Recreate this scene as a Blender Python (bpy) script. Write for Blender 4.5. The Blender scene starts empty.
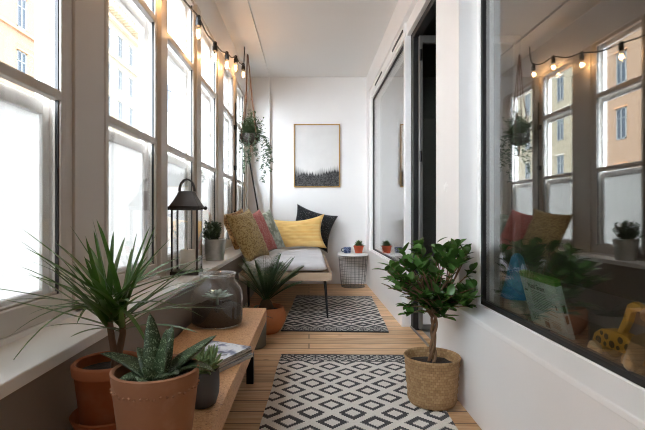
import bpy, bmesh, math, random
from mathutils import Vector, Matrix, Euler, noise
R = random.Random(7)
SC = bpy.context.scene
COL = SC.collection
PI = math.pi

# ------------------------------------------------------------------ materials
def lin(c):
    return tuple(((v/255)/12.92 if v/255 <= .04045 else ((v/255+.055)/1.055)**2.4) for v in c)
class NT:
    def __init__(s, name):
        s.m = bpy.data.materials.new(name); s.m.use_nodes = True
        s.t = s.m.node_tree; s.t.nodes.clear()
        s.out = s.n('ShaderNodeOutputMaterial')
    def n(s, typ, **kw):
        nd = s.t.nodes.new(typ)
        for k, v in kw.items():
            if k.startswith('i_'): nd.inputs[k[2:].replace('_', ' ')].default_value = v
            else: setattr(nd, k, v)
        return nd
    def l(s, a, b): s.t.links.new(a, b)
    def math(s, op, a, b=None, c=None):
        nd = s.n('ShaderNodeMath', operation=op)
        for i, v in enumerate((a, b, c)):
            if v is None: continue
            if isinstance(v, (int, float)): nd.inputs[i].default_value = v
            else: s.l(v, nd.inputs[i])
        return nd.outputs[0]
    def mix(s, f, a, b, mode='MIX'):
        nd = s.n('ShaderNodeMix', data_type='RGBA', blend_type=mode)
        for i, v in ((0, f), (6, a), (7, b)):
            if isinstance(v, (int, float)): nd.inputs[i].default_value = v
            elif isinstance(v, tuple): nd.inputs[i].default_value = (*v[:3], 1)
            else: s.l(v, nd.inputs[i])
        return nd.outputs[2]
    def ramp(s, f, stops, interp='LINEAR'):
        nd = s.n('ShaderNodeValToRGB'); cr = nd.color_ramp; cr.interpolation = interp
        while len(cr.elements) < len(stops): cr.elements.new(.5)
        for e, (p, c) in zip(cr.elements, stops):
            e.position = p; e.color = (*c[:3], 1) if isinstance(c, tuple) else (c, c, c, 1)
        s.l(f, nd.inputs[0]); return nd.outputs[0]
    def coord(s, scale=(1, 1, 1), out='Object', rot=(0, 0, 0)):
        tc = s.n('ShaderNodeTexCoord'); mp = s.n('ShaderNodeMapping')
        mp.inputs['Scale'].default_value = scale; mp.inputs['Rotation'].default_value = rot
        s.l(tc.outputs[out], mp.inputs[0]); return mp.outputs[0]
    def noise(s, vec, scale, detail=4, rough=.55):
        nd = s.n('ShaderNodeTexNoise'); nd.inputs['Scale'].default_value = scale
        nd.inputs['Detail'].default_value = detail; nd.inputs['Roughness'].default_value = rough
        s.l(vec, nd.inputs['Vector']); return nd.outputs[0]
    def voro(s, vec, scale, feature='F1', out='Distance'):
        nd = s.n('ShaderNodeTexVoronoi', feature=feature); nd.inputs['Scale'].default_value = scale
        s.l(vec, nd.inputs['Vector']); return nd.outputs[out]
    def bsdf(s, col, rough=.5, metal=0, spec=.5, bump=None, bstr=.3, bdist=.002, sheen=0, coat=0, sss=0, trans=0):
        p = s.n('ShaderNodeBsdfPrincipled')
        for k, v in (('Base Color', col), ('Roughness', rough), ('Metallic', metal), ('Specular IOR Level', spec),
                     ('Sheen Weight', sheen), ('Coat Weight', coat)):
            if isinstance(v, (int, float)): p.inputs[k].default_value = v
            elif isinstance(v, tuple): p.inputs[k].default_value = (*v[:3], 1)
            else: s.l(v, p.inputs[k])
        if bump is not None:
            b = s.n('ShaderNodeBump'); b.inputs['Strength'].default_value = bstr; b.inputs['Distance'].default_value = bdist
            s.l(bump, b.inputs['Height']); s.l(b.outputs[0], p.inputs['Normal'])
        s.l(p.outputs[0], s.out.inputs[0]); return p

MC = {}
def pbr(name, col, rough=.5, var=.12, vs=9, metal=0, spec=.5, bs=60, bstr=.15, bdist=.002, sheen=0, coat=0, stretch=(1, 1, 1)):
    if name in MC: return MC[name]
    k = NT(name); c = lin(col); v = k.coord(stretch)
    n = k.noise(v, vs, 5)
    cc = k.mix(n, tuple(max(0, x*(1-var)) for x in c), tuple(min(1, x*(1+var)) for x in c))
    k.bsdf(cc, rough, metal, spec, k.noise(v, bs, 4), bstr, bdist, sheen, coat)
    MC[name] = k.m; return k.m

def m_floor():
    k = NT('pine_planks'); v = k.coord()
    br = k.n('ShaderNodeTexBrick', offset=.37, offset_frequency=2)
    for a, b in (('Scale', 1.0), ('Mortar Size', .0035), ('Mortar Smooth', .1), ('Bias', 0.0), ('Brick Width', 2.6), ('Row Height', .128)):
        br.inputs[a].default_value = b
    br.inputs['Color1'].default_value = (0, 0, 0, 1); br.inputs['Color2'].default_value = (1, 1, 1, 1); br.inputs['Mortar'].default_value = (.5, .5, .5, 1)
    k.l(v, br.inputs['Vector'])
    # grain shifts from board to board
    sep = k.n('ShaderNodeSeparateXYZ'); k.l(v, sep.inputs[0])
    row = k.math('FLOOR', k.math('DIVIDE', sep.outputs[1], .128))
    cmb = k.n('ShaderNodeCombineXYZ')
    k.l(k.math('ADD', k.math('MULTIPLY', sep.outputs[0], 1.0), k.math('MULTIPLY', row, 3.71)), cmb.inputs[0])
    k.l(k.math('MULTIPLY', sep.outputs[1], 14), cmb.inputs[1]); k.l(k.math('MULTIPLY', row, 1.3), cmb.inputs[2])
    g = k.noise(cmb.outputs[0], 3.2, 7, .62)
    base = k.ramp(g, [(.25, lin((178, 128, 84))), (.5, lin((228, 188, 144))), (.75, lin((246, 218, 180)))])
    tint = k.mix(br.outputs[0], (.74, .71, .68), (1.10, 1.08, 1.05))
    c = k.mix(1.0, base, tint, 'MULTIPLY')
    cm2 = k.n('ShaderNodeCombineXYZ')
    k.l(k.math('ADD', k.math('MULTIPLY', sep.outputs[0], 2.2), k.math('MULTIPLY', row, 5.3)), cm2.inputs[0]); k.l(k.math('MULTIPLY', sep.outputs[1], 4.5), cm2.inputs[1]); k.l(row, cm2.inputs[2])
    kn = k.ramp(k.voro(cm2.outputs[0], 1.3), [(.03, 1.0), (.07, 0.0)])
    c = k.mix(k.math('MULTIPLY', kn, .75), c, lin((92, 52, 26)))
    c = k.mix(br.outputs[1], c, lin((60, 38, 24)))
    k.bsdf(c, k.ramp(g, [(0, .35), (1, .55)]), 0, .4, k.math('SUBTRACT', g, k.math('MULTIPLY', br.outputs[1], 3)), .25, .003)
    return k.m

def m_rug(hx, hy, ph, q0=.29, q1=.60):
    k = NT('woven_rug'); v = k.coord()
    sep = k.n('ShaderNodeSeparateXYZ'); k.l(v, sep.inputs[0])
    px, py = .0100, .0092
    qx = k.math('MULTIPLY', k.math('FLOOR', k.math('DIVIDE', sep.outputs[0], px)), px)
    qy = k.math('MULTIPLY', k.math('FLOOR', k.math('DIVIDE', sep.outputs[1], py)), py)
    a = k.math('DIVIDE', k.math('PINGPONG', k.math('ADD', qx, 10.0+ph), .1), .1)
    b = k.math('DIVIDE', k.math('PINGPONG', k.math('ADD', qy, 9.5), .094), .094)
    s = k.math('ADD', a, b)
    q = k.math('ABSOLUTE', k.math('SUBTRACT', s, 1.0))     # 0 between diamonds, 1 in their centres
    blk = k.math('MULTIPLY', k.math('GREATER_THAN', q, q0), k.math('LESS_THAN', q, q1))
    # end borders with fine zigzag
    ay = k.math('ABSOLUTE', sep.outputs[1])
    inb = k.math('GREATER_THAN', ay, hy-.135)
    za = k.math('DIVIDE', k.math('PINGPONG', k.math('ADD', qx, 10.0), .022), .022)
    zb = k.math('DIVIDE', k.math('PINGPONG', k.math('ADD', qy, 10.0), .025), .025)
    zz = k.math('GREATER_THAN', k.math('ABSOLUTE', k.math('SUBTRACT', k.math('ADD', za, zb), 1.0)), .16)
    edge = k.math('MAXIMUM', k.math('GREATER_THAN', ay, hy-.016), k.math('MULTIPLY', k.math('GREATER_THAN', ay, hy-.147), k.math('LESS_THAN', ay, hy-.135)))
    f = k.math('ADD', k.math('MULTIPLY', inb, zz), k.math('MULTIPLY', k.math('SUBTRACT', 1.0, inb), blk))
    f = k.math('MINIMUM', k.math('MAXIMUM', f, edge), 1.0)
    n = k.noise(v, 160, 2)
    w = k.mix(n, lin((196, 190, 180)), lin((240, 236, 228)))
    d = k.mix(n, lin((22, 22, 24)), lin((52, 51, 53)))
    wv = k.n('ShaderNodeTexWave'); wv.inputs['Scale'].default_value = 60; wv.bands_direction = 'Y'; k.l(v, wv.inputs['Vector'])
    k.bsdf(k.mix(f, w, d), .95, 0, .1, k.math('ADD', wv.outputs[1], n), .5, .002, .2)
    return k.m

def m_chip():
    k = NT('pressed_chipboard'); v = k.coord()
    vo = k.voro(v, 210, out='Color'); sp = k.n('ShaderNodeSeparateColor'); k.l(vo, sp.inputs[0])
    c = k.ramp(sp.outputs[0], [(0, lin((190, 140, 94))), (.5, lin((205, 158, 112))), (1, lin((216, 172, 128)))])
    c = k.mix(k.math('MULTIPLY', k.math('GREATER_THAN', sp.outputs[1], .95), .7), c, lin((130, 84, 50)))
    c = k.mix(k.ramp(k.noise(v, 4, 4), [(.4, 0.0), (.8, .35)]), c, lin((182, 126, 80)))
    k.bsdf(c, .5, 0, .35, sp.outputs[2], .12, .001); return k.m

def m_wood(name, c0, c1, stretch, rough=.5):
    k = NT(name); v = k.coord(stretch); g = k.noise(v, 4, 6, .6)
    k.bsdf(k.mix(g, lin(c0), lin(c1)), rough, 0, .4, g, .15, .002); return k.m

def m_glass(name, ior=1.5, tint=(1, 1, 1), extra=0.0):
    k = NT(name)
    tr = k.n('ShaderNodeBsdfTransparent'); tr.inputs[0].default_value = (*tint, 1)
    gl = k.n('ShaderNodeBsdfGlossy'); gl.inputs['Roughness'].default_value = 0.0; gl.inputs[0].default_value = (1, 1, 1, 1)
    geo = k.n('ShaderNodeNewGeometry'); dt = k.n('ShaderNodeVectorMath', operation='DOT_PRODUCT')
    k.l(geo.outputs['Incoming'], dt.inputs[0]); k.l(geo.outputs['Normal'], dt.inputs[1])
    c1 = k.math('SUBTRACT', 1.0, k.math('MINIMUM', k.math('ABSOLUTE', dt.outputs['Value']), 1.0))
    f0 = ((ior-1)/(ior+1))**2+extra
    f = k.math('ADD', f0, k.math('MULTIPLY', 1-f0, k.math('POWER', c1, 5.0)))
    mx = k.n('ShaderNodeMixShader'); k.l(f, mx.inputs[0]); k.l(tr.outputs[0], mx.inputs[1]); k.l(gl.outputs[0], mx.inputs[2])
    k.l(mx.outputs[0], k.out.inputs[0]); return k.m

def m_frost():
    k = NT('frosted_film')
    a = k.n('ShaderNodeBsdfTranslucent'); a.inputs[0].default_value = (.58, .575, .56, 1)
    b = k.n('ShaderNodeBsdfDiffuse'); b.inputs[0].default_value = (.8, .82, .82, 1)
    mx = k.n('ShaderNodeMixShader'); mx.inputs[0].default_value = .25
    k.l(a.outputs[0], mx.inputs[1]); k.l(b.outputs[0], mx.inputs[2]); k.l(mx.outputs[0], k.out.inputs[0]); return k.m

def m_leaf(name, c0, c1, rough=.4, vs=30, sheen=0, trans=.12):
    k = NT(name); v = k.coord(); n = k.noise(v, vs, 3)
    p = k.bsdf(k.mix(n, lin(c0), lin(c1)), rough, 0, .45)
    t = k.n('ShaderNodeBsdfTranslucent'); t.inputs[0].default_value = (*[min(1, x*1.6) for x in lin(c1)], 1)
    mx = k.n('ShaderNodeMixShader'); mx.inputs[0].default_value = trans
    k.l(p.outputs[0], mx.inputs[1]); k.l(t.outputs[0], mx.inputs[2]); k.l(mx.outputs[0], k.out.inputs[0]); return k.m

def m_mottled():
    k = NT('mottled_aloe'); v = k.coord()
    n = k.noise(v, 14, 2)
    wv = k.n('ShaderNodeTexWave'); wv.bands_direction = 'Z'; wv.inputs['Scale'].default_value = 16; wv.inputs['Distortion'].default_value = 6
    wv.inputs['Detail'].default_value = 2; k.l(v, wv.inputs['Vector'])
    vo = k.voro(v, 240)
    s = k.math('MULTIPLY', k.ramp(vo, [(.28, 1.0), (.48, 0.0)]), k.ramp(wv.outputs[1], [(.3, .25), (.6, 1.0)]))
    c = k.mix(k.math('MULTIPLY', s, .8), k.mix(n, lin((38, 54, 34)), lin((66, 86, 52))), lin((150, 168, 134)))
    k.bsdf(c, .45, 0, .4); return k.m

def m_terracotta(name, c, chalk):
    k = NT(name); v = k.coord(); n = k.noise(v, 7, 5)
    cc = k.mix(n, lin(tuple(x*.88 for x in c)), lin(tuple(min(255, x*1.06) for x in c)))
    cc = k.mix(k.ramp(k.noise(v, 18, 4), [(.5, 0.0), (.75, chalk)]), cc, lin((180, 142, 118)))
    k.bsdf(cc, .85, 0, .2, k.noise(v, 90, 3), .15, .001); return k.m

def m_fabric(name, c0, c1, scale=220, rough=.95, pat=None):
    k = NT(name); v = k.coord(); n = k.noise(v, 6, 4); w = k.noise(v, scale, 2)
    c = k.mix(n, lin(c0), lin(c1))
    if pat: c = pat(k, v, c)
    k.bsdf(c, rough, 0, .15, w, .3, .001, .25); return k.m

M = {}
M['wall'] = pbr('white_wall_paint', (236, 234, 232), .6, .03, 3, bs=120, bstr=.08)
M['ceil'] = pbr('ceiling_paint', (234, 233, 231), .7, .02, 2)
M['paint'] = pbr('window_frame_paint', (205, 197, 188), .38, .04, 5, bs=80, bstr=.06)
M['gloss'] = pbr('white_gloss_paint', (243, 242, 240), .3, .02, 5, bs=40, bstr=.04)
M['floor'] = m_floor()
M['glass'] = m_glass('window_glass', 1.35)
M['dglass'] = m_glass('double_window_glass', 1.75, (.90, .92, .91), .15)
M['jar'] = m_glass('jar_glass', 1.5, (.95, .97, .97), .025)
M['frost'] = m_frost()
M['black'] = pbr('black_rubber', (20, 20, 20), .5, .1)
M['bmetal'] = pbr('black_metal', (24, 24, 25), .4, .15, metal=.3)
M['iron'] = pbr('weathered_dark_iron', (58, 54, 51), .5, .35, 30, metal=.5, bs=90, bstr=.3)
M['steel'] = pbr('brushed_steel', (170, 170, 168), .35, .1, metal=.9)
M['zinc'] = pbr('galvanised_zinc', (186, 186, 182), .32, .25, 25, metal=.85)
M['soil'] = pbr('potting_soil', (44, 34, 27), .95, .5, 60, bs=90, bstr=1.0, bdist=.01)
M['chip'] = m_chip()
M['interior'] = pbr('dimmed_room_tone', (58, 56, 52), .8, .05)  # dimness of the unlit room is put into this wall colour

# ------------------------------------------------------------------ mesh helpers
def new(): return bmesh.new()
def box(bm, x0, x1, y0, y1, z0, z1, mi=0, bev=0.0):
    r = bmesh.ops.create_cube(bm, size=1)
    for v in r['verts']:
        v.co = Vector(((x0+x1)/2+v.co.x*(x1-x0), (y0+y1)/2+v.co.y*(y1-y0), (z0+z1)/2+v.co.z*(z1-z0)))
    fs = {f for v in r['verts'] for f in v.link_faces}
    for f in fs: f.material_index = mi
    if bev:
        es = {e for v in r['verts'] for e in v.link_edges}
        bmesh.ops.bevel(bm, geom=list(es), offset=bev, segments=2, profile=.5, affect='EDGES')
def lathe(bm, prof, n=40, cx=0, cy=0, mi=0, a0=0.0, wob=0):
    rings = []
    for (r, z) in prof:
        if r < 1e-5: rings.append([bm.verts.new((cx, cy, z))])
        else: rings.append([bm.verts.new((cx+r*math.cos(a0+2*PI*i/n), cy+r*math.sin(a0+2*PI*i/n), z)) for i in range(n)])
    for a, b in zip(rings, rings[1:]):
        for i in range(n):
            j = (i+1) % n
            if len(a) == 1 and len(b) == 1: continue
            if len(a) == 1: f = bm.faces.new((a[0], b[i], b[j]))
            elif len(b) == 1: f = bm.faces.new((a[i], a[j], b[0]))
            else: f = bm.faces.new((a[i], a[j], b[j], b[i]))
            f.material_index = mi
def tube(bm, pts, r, n=6, mi=0):
    pts = [Vector(p) for p in pts]; rr = r if isinstance(r, (list, tuple)) else [r]*len(pts)
    up = None; rings = []
    for i, p in enumerate(pts):
        t = (pts[min(i+1, len(pts)-1)]-pts[max(i-1, 0)])
        if t.length < 1e-9: t = Vector((0, 0, 1))
        t.normalize()
        if up is None:
            up = t.orthogonal().normalized()
        else:
            up = (up-t*up.dot(t))
            up = up.normalized() if up.length > 1e-6 else t.orthogonal().normalized()
        s = t.cross(up)
        rings.append([bm.verts.new(p+(up*math.cos(2*PI*k/n)+s*math.sin(2*PI*k/n))*rr[i]) for k in range(n)])
    for a, b in zip(rings, rings[1:]):
        for k in range(n):
            bm.faces.new((a[k], a[(k+1) % n], b[(k+1) % n], b[k])).material_index = mi
    bm.faces.new(rings[0][::-1]).material_index = mi; bm.faces.new(rings[-1]).material_index = mi
def circle(c, r, n=24, axis='Z'):
    c = Vector(c); out = []
    for i in range(n+1):
        a = 2*PI*i/n
        d = {'Z': (math.cos(a), math.sin(a), 0), 'X': (0, math.cos(a), math.sin(a)), 'Y': (math.cos(a), 0, math.sin(a))}[axis]
        out.append(c+Vector(d)*r)
    return out
def blade(bm, p0, d, L, W, droop=0, prof=None, segs=7, fold=.15, mi=0, thick=0, side_hint=None, lim=None):
    """one leaf: a strip along a drooping arc, folded along its midrib (and with a thick keel when thick > 0)"""
    p0 = Vector(p0); d = Vector(d).normalized()
    prof = prof or (lambda t: math.sin(PI*min(1, .12+.88*t))**.8 if t < 1 else 0)
    side = d.cross(Vector((0, 0, 1)))
    if side.length < .05: side = d.cross(Vector(side_hint or (1, .3, 0)))
    side.normalize(); rows = []
    pts = [p0+d*L*t+Vector((0, 0, -1))*droop*L*t*t for t in [i/segs for i in range(segs+1)]]
    if lim and any(lim(p) for p in pts): return False
    for i, p in enumerate(pts):
        t = i/segs
        tan = (pts[min(i+1, segs)]-pts[max(i-1, 0)]).normalized(); nrm = side.cross(tan).normalized()
        w = W*.5*prof(t)
        row = [bm.verts.new(p-side*w+nrm*w*fold*2), bm.verts.new(p), bm.verts.new(p+side*w+nrm*w*fold*2)]
        if thick: row.append(bm.verts.new(p-nrm*thick*prof(t)))
        rows.append(row)
    for a, b in zip(rows, rows[1:]):
        for k in (0, 1): bm.faces.new((a[k], a[k+1], b[k+1], b[k])).material_index = mi
        if thick:
            bm.faces.new((a[2], a[3], b[3], b[2])).material_index = mi; bm.faces.new((a[3], a[0], b[0], b[3])).material_index = mi
    return True
def ball(bm, c, r, sub=2, sc=(1, 1, 1), mi=0):
    g = bmesh.ops.create_icosphere(bm, subdivisions=sub, radius=r)
    for v in g['verts']: v.co = Vector((v.co.x*sc[0], v.co.y*sc[1], v.co.z*sc[2]))+Vector(c)
    for f in {f for v in g['verts'] for f in v.link_faces}: f.material_index = mi

def obj(name, bm, mats, parent=None, smooth=False, label=None, bevel=0, solid=0, auto=None, clean=True):
    if clean: bmesh.ops.recalc_face_normals(bm, faces=bm.faces)
    me = bpy.data.meshes.new(name); bm.to_mesh(me); bm.free()
    for m in (mats if isinstance(mats, (list, tuple)) else [mats]): me.materials.append(m)
    if smooth:
        for p in me.polygons: p.use_smooth = True
        if auto: me.set_sharp_from_angle(angle=math.radians(auto))
    o = bpy.data.objects.new(name, me); COL.objects.link(o)
    if parent is not None: o.parent = parent
    if bevel:
        b = o.modifiers.new('bevel', 'BEVEL'); b.width = bevel; b.segments = 2; b.limit_method = 'ANGLE'
    if label: o['label'] = label
    return o
def tag(o, label, cat, group=None, kind=None):
    o['label'] = label; o['category'] = cat
    if group: o['group'] = group
    if kind: o['kind'] = kind
    return o
def thing(name, label, cat, loc=(0, 0, 0), rot=(0, 0, 0), group=None):
    o = bpy.data.objects.new(name, None); o.empty_display_size = .05; COL.objects.link(o)
    o.location = loc; o.rotation_euler = rot
    return tag(o, label, cat, group)
def struct(name, bm, m, parent=None, label=None, bevel=0):
    o = obj(name, bm, m, parent, bevel=bevel)
    if parent is None: o['kind'] = 'structure'
    if label: o['label'] = label
    return o

# ------------------------------------------------------------------ camera, world
cam = bpy.data.cameras.new('camera'); co = bpy.data.objects.new('camera', cam); COL.objects.link(co)
CH = .95
co.location = (0, 0, CH); co.rotation_euler = (PI/2, 0, 0)
cam.sensor_width = 36; cam.lens = 450/645*36; cam.shift_x = 13.5/645; cam.clip_start = .02; cam.clip_end = 400
SC.camera = co
wd = bpy.data.worlds.new('overcast_sky'); SC.world = wd; wd.use_nodes = True
bg = wd.node_tree.nodes['Background']; bg.inputs[0].default_value = (.862, .968, 1.07, 1); 
# overcast sky, bright lobe added low behind left of camera as fill
_t = wd.node_tree; _c = _t.nodes.new('ShaderNodeTexCoord'); _d = _t.nodes.new('ShaderNodeVectorMath'); _d.operation = 'DOT_PRODUCT'
_d.inputs[1].default_value = (-.16, -.95, .28); _t.links.new(_c.outputs['Generated'], _d.inputs[0])
def _m(op, a, b):
    n_ = _t.nodes.new('ShaderNodeMath'); n_.operation = op
    for i_, v_ in enumerate((a, b)):
        if isinstance(v_, (int, float)): n_.inputs[i_].default_value = v_
        else: _t.links.new(v_, n_.inputs[i_])
    return n_.outputs[0]
_t.links.new(_m('ADD', .55, _m('MULTIPLY', 3.3, _m('POWER', _m('MAXIMUM', _d.outputs['Value'], 0.0), 5.0))), bg.inputs[1])
SC.view_settings.view_transform = 'Standard'; SC.view_settings.look = 'None'; SC.view_settings.gamma = 1
SC.view_settings.exposure = 3.68
SC.cycles.max_bounces = 14; SC.cycles.diffuse_bounces = 7; SC.cycles.transparent_max_bounces = 24; SC.cycles.caustics_reflective = False
SC.cycles.sample_clamp_indirect = 6; SC.cycles.filter_width = 1.1

# ------------------------------------------------------------------ room shell
HC, YF, YB = 2.85, 6.2, -1.5
bm = new(); box(bm, -1.05, .93, YB-.15, YF+.15, -.12, 0); struct('floor', bm, M['floor'])
bm = new(); box(bm, -1.05, 1.0, YB-.15, YF+.15, HC, HC+.12); struct('ceiling', bm, M['ceil'])
bm = new(); box(bm, -.84, -.537, YB, YF, HC-.022, HC+.001); struct('trim_1', bm, M['ceil'])          # lowered strip along the windows
bm = new(); box(bm, -1.05, 1.0, YF, YF+.15, 0, HC); struct('wall_far', bm, M['wall'])
bm = new(); box(bm, -.84, -.537, YF-.07, YF, 0, HC-.022); struct('trim_2', bm, M['wall'])             # pilaster in the far left corner
bm = new(); box(bm, -1.05, 1.0, YB-.15, YB, 0, HC); struct('wall_back', bm, M['wall'])

# left wall: parapet, posts, lintel, sill
WINS = [(-.64, -.02), (.15, .77), (.93, 1.543), (1.849, 2.47), (2.63, 3.276), (3.46, 4.06), (4.38, 4.98), (5.17, 5.77)]
bm = new()
box(bm, -.94, -.67, YB, YF, 0, .56, 1)
box(bm, -.94, -.83, YB, YF, 2.5, HC)
box(bm, -.94, -.83, YB, -.95, .56, 2.5); box(bm, -.94, -.83, 6.0, YF, .56, 2.5)
struct('wall_left', bm, [M['wall'], pbr('parapet_grey', (146, 138, 130), .5, .05, 4, bs=60, bstr=.1)])  # parapet below the sill is a darker grey than the wall above
bm = new()
edges = [-.95]+[e for w in WINS for e in w]+[6.0]
for a, b in zip(edges[0::2], edges[1::2]):
    wide = b-a > .21
    box(bm, -.935, -.866, a, b, .60, 2.5, 1); box(bm, -.866, -.845, a, b, .60, 2.5)
    if wide:
        box(bm, -.85, -.83, a+.055, b-.055, .60, 2.5); box(bm, -.85, -.838, a+.004, a+.05, .60, 2.5); box(bm, -.85, -.838, b-.05, b-.004, .60, 2.5)
    else:
        box(bm, -.85, -.822, a+.035, b-.035, .60, 2.5)
struct('trim_3', bm, [M['paint'], M['gloss']], bevel=.003)                                                         # window posts
bm = new(); box(bm, -.96, -.645, YB, YF-.07, .562, .595, bev=.004); box(bm, -.94, -.83, YB, YF-.07, .595, .612)
struct('trim_4', bm, M['gloss'])                                                                     # window sill board

def window(n, y0, y1, rod=False):
    bm = new(); s = .028
    xa, xb = -.866, -.834
    box(bm, xa, xb, y0, y0+s, .612, 2.5); box(bm, xa, xb, y1-s, y1, .612, 2.5)
    for z0, z1 in ((.612, .685), (1.335, 1.367), (1.995, 2.035), (2.465, 2.5)): box(bm, xa, xb, y0+s, y1-s, z0, z1)
    for z0, z1 in ((.685, .694), (1.367, 1.374), (2.035, 2.042)): box(bm, xa+.01, xb-.012, y0+s, y1-s, z0, z1)
    w = struct('window_%d' % n, bm, M['paint'], bevel=.004)
    for z0, z1 in ((.685, 1.335), (1.367, 1.995), (2.035, 2.465)):
        bm = new(); box(bm, -.857, -.853, y0+s-.004, y1-s+.004, z0-.004, z1+.004); obj('pane', bm, M['glass'], w)
    bm = new(); s = .040; xa, xb = -.918, -.890
    box(bm, xa, xb, y0, y0+s, .612, 2.5); box(bm, xa, xb, y1-s, y1, .612, 2.5)
    for z0, z1 in ((.612, .70), (1.285, 1.335), (1.96, 2.01), (2.44, 2.5)): box(bm, xa, xb, y0+s, y1-s, z0, z1)
    so = obj('outer_sash', bm, M['gloss'], w, bevel=.004)
    bm = new(); box(bm, -.8525, -.842, y1-.028-.005, y1-.0282, .686, 2.46); obj('seal', bm, M['black'], w)
    bm = new(); box(bm, -.906, -.902, y0+s-.004, y1-s+.004, .70, 1.285); obj('frosted_pane', bm, M['frost'], w, label='frosted white lower pane')
    if rod:
        bm = new(); tube(bm, [(-.815, y1+.03, .66), (-.815, y1+.03, 2.2)], .008, 8)
        for z in (.95, 1.45, 1.9): box(bm, -.84, -.805, y1+.015, y1+.045, z, z+.05)
        obj('espagnolette_rod', bm, M['bmetal'], w, True, label='black rod bolt')
for i, (a, b) in enumerate(WINS): window(i+1, a, b, i == 6)

# right wall
XR, XD, XG = .765, .89, .865
bm = new()
box(bm, XR, .93, YB, 2.295, 0, .475)                     # apron under the near window
box(bm, XR, .93, 2.295, 2.71, 0, HC)                     # pier
box(bm, XR, .93, YB, .1, .475, HC); box(bm, XR, .93, .1, 2.295, 2.5, HC)
box(bm, .79, .93, 2.71, 3.82, 2.585, HC); box(bm, .83, .93, 2.71, 3.82, 2.47, 2.585)
box(bm, .79, .93, 3.82, YF, 0, .485)                     # parapet under the far window
box(bm, .79, .93, 3.82, YF, 2.585, HC); box(bm, .81, .93, 3.82, YF, 2.49, 2.585)
box(bm, .79, .93, 5.93, YF, .485, 2.585)
struct('wall_right', bm, M['wall'])
bm = new()                                                # sloping sill under the near window
for y in (.1, 2.295): pass
vs = [bm.verts.new(p) for p in ((XR-.004, .1, .455), (XR-.004, .1, .478), (XG-.005, .1, .503), (XG-.005, .1, .455),
                               (XR-.004, 2.293, .455), (XR-.004, 2.293, .478), (XG-.005, 2.293, .503), (XG-.005, 2.293, .455))]
for f in ((0, 1, 2, 3), (7, 6, 5, 4), (0, 4, 5, 1), (1, 5, 6, 2), (2, 6, 7, 3), (3, 7, 4, 0)): bm.faces.new([vs[i] for i in f])
struct('trim_5', bm, M['gloss'], bevel=.004)

# flaked paint patch on the pier
bm = new(); c0 = bm.verts.new((XR-.0035, 2.51, 1.106)); rg = []
for i in range(14):
    a = 2*PI*i/14; q = 1+.25*math.sin(i*2.1); rg.append(bm.verts.new((XR-.0012, 2.51+.040*q*math.cos(a), 1.106+.026*q*math.sin(a))))
for i in range(14): bm.faces.new((c0, rg[i], rg[(i+1) % 14]))
struct('trim_7', bm, M['gloss'])

# near window
bm = new(); y0, y1, z0, z1 = .1, 2.294, .476, 2.5
fx0, fx1 = XG-.012, .925
box(bm, fx0, fx1, y1-.045, y1, z0, z1); box(bm, fx0, fx1, y0, y0+.05, z0, z1); box(bm, fx0, fx1, y0+.05, y1-.045, z0, .506); box(bm, fx0, fx1, y0+.05, y1-.045, 2.44, z1)
w9 = struct('window_9', bm, M['gloss'], bevel=.004)
bm = new()
gy0, gy1, gz0, gz1 = .15, 2.249, .506, 2.44
t = .019
for a in ((gy1-t, gy1, gz0, gz1), (gy0, gy0+t, gz0, gz1), (gy0, gy1, gz0, gz0+t), (gy0, gy1, gz1-t, gz1)): box(bm, XG-.006, XG+.03, *a)
obj('black_seal', bm, M['black'], w9)
bm = new(); box(bm, XG+.004, XG+.010, gy0+.01, gy1-.01, gz0+.01, gz1-.01); obj('pane', bm, M['dglass'], w9)

# far window
bm = new(); y0, y1, z0, z1 = 3.82, 5.93, .485, 2.49
fx0, fx1 = .815, .925
box(bm, fx0, fx1, y0, y0+.06, z0, z1); box(bm, fx0, fx1, y1-.075, y1, z0, z1); box(bm, fx0, fx1, y0+.06, y1-.075, z0, .50); box(bm, fx0, fx1, y0+.06, y1-.075, 2.455, z1)
w10 = struct('window_10', bm, M['gloss'], bevel=.003)
bm = new(); gy0, gy1, gz0, gz1 = 3.88, 5.855, .50, 2.455
for a in ((gy1-.03, gy1, gz0, gz1), (gy0, gy0+.012, gz0, gz1), (gy0, gy1, gz0, gz0+.016), (gy0, gy1, gz1-.016, gz1)): box(bm, .832, .86, *a)
obj('black_seal', bm, M['black'], w10)
bm = new(); box(bm, .840, .846, gy0+.008, gy1-.008, gz0+.008, gz1-.008); obj('pane', bm, M['dglass'], w10)
for a, b in ((3.88, 4.36), (5.0, 5.5)):
    bm = new(); box(bm, .803, .812, a, b, 2.525, 2.548, bev=.003); v = obj('vent_slot', bm, M['black'], w10)

# glazed door
bm = new()
dy0, dy1, dz1 = 2.712, 3.80, 2.468
box(bm, XD-.03, .925, dy1-.09, dy1, .0, dz1); box(bm, XD-.03, .925, dy0, dy0+.08, 0, dz1); box(bm, XD-.03, .925, dy0+.08, dy1-.09, dz1-.05, dz1)
d1 = struct('door_1', bm, M['black'], bevel=.003)
bm = new(); box(bm, XD-.036, XD-.024, dy0+.0, dy1-.0, 0, .018, bev=.003); obj('threshold', bm, M['steel'], d1)
leaf = obj('door_leaf', new(), M['bmetal'], d1)     # leaf swung open into the dim room, hinged on its far side
LY0, LY1 = 3.655, 3.695
bm = new(); GA = pbr('grey_aluminium', (128, 126, 122), .4, .05, metal=.6)
for a_ in ((.897, .925, .02, 2.41), (1.67, 1.72, .02, 2.41), (.925, 1.67, 2.35, 2.41), (.925, 1.67, .02, .06), (.925, 1.67, .32, .35)): box(bm, a_[0], a_[1], LY0, LY1, a_[2], a_[3])
bpy.data.objects.remove(leaf); leaf = obj('door_leaf', bm, GA, d1, bevel=.003)
bm = new(); box(bm, .925, 1.67, LY0+.017, LY0+.023, .35, 2.35); obj('pane', bm, M['dglass'], leaf)
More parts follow.
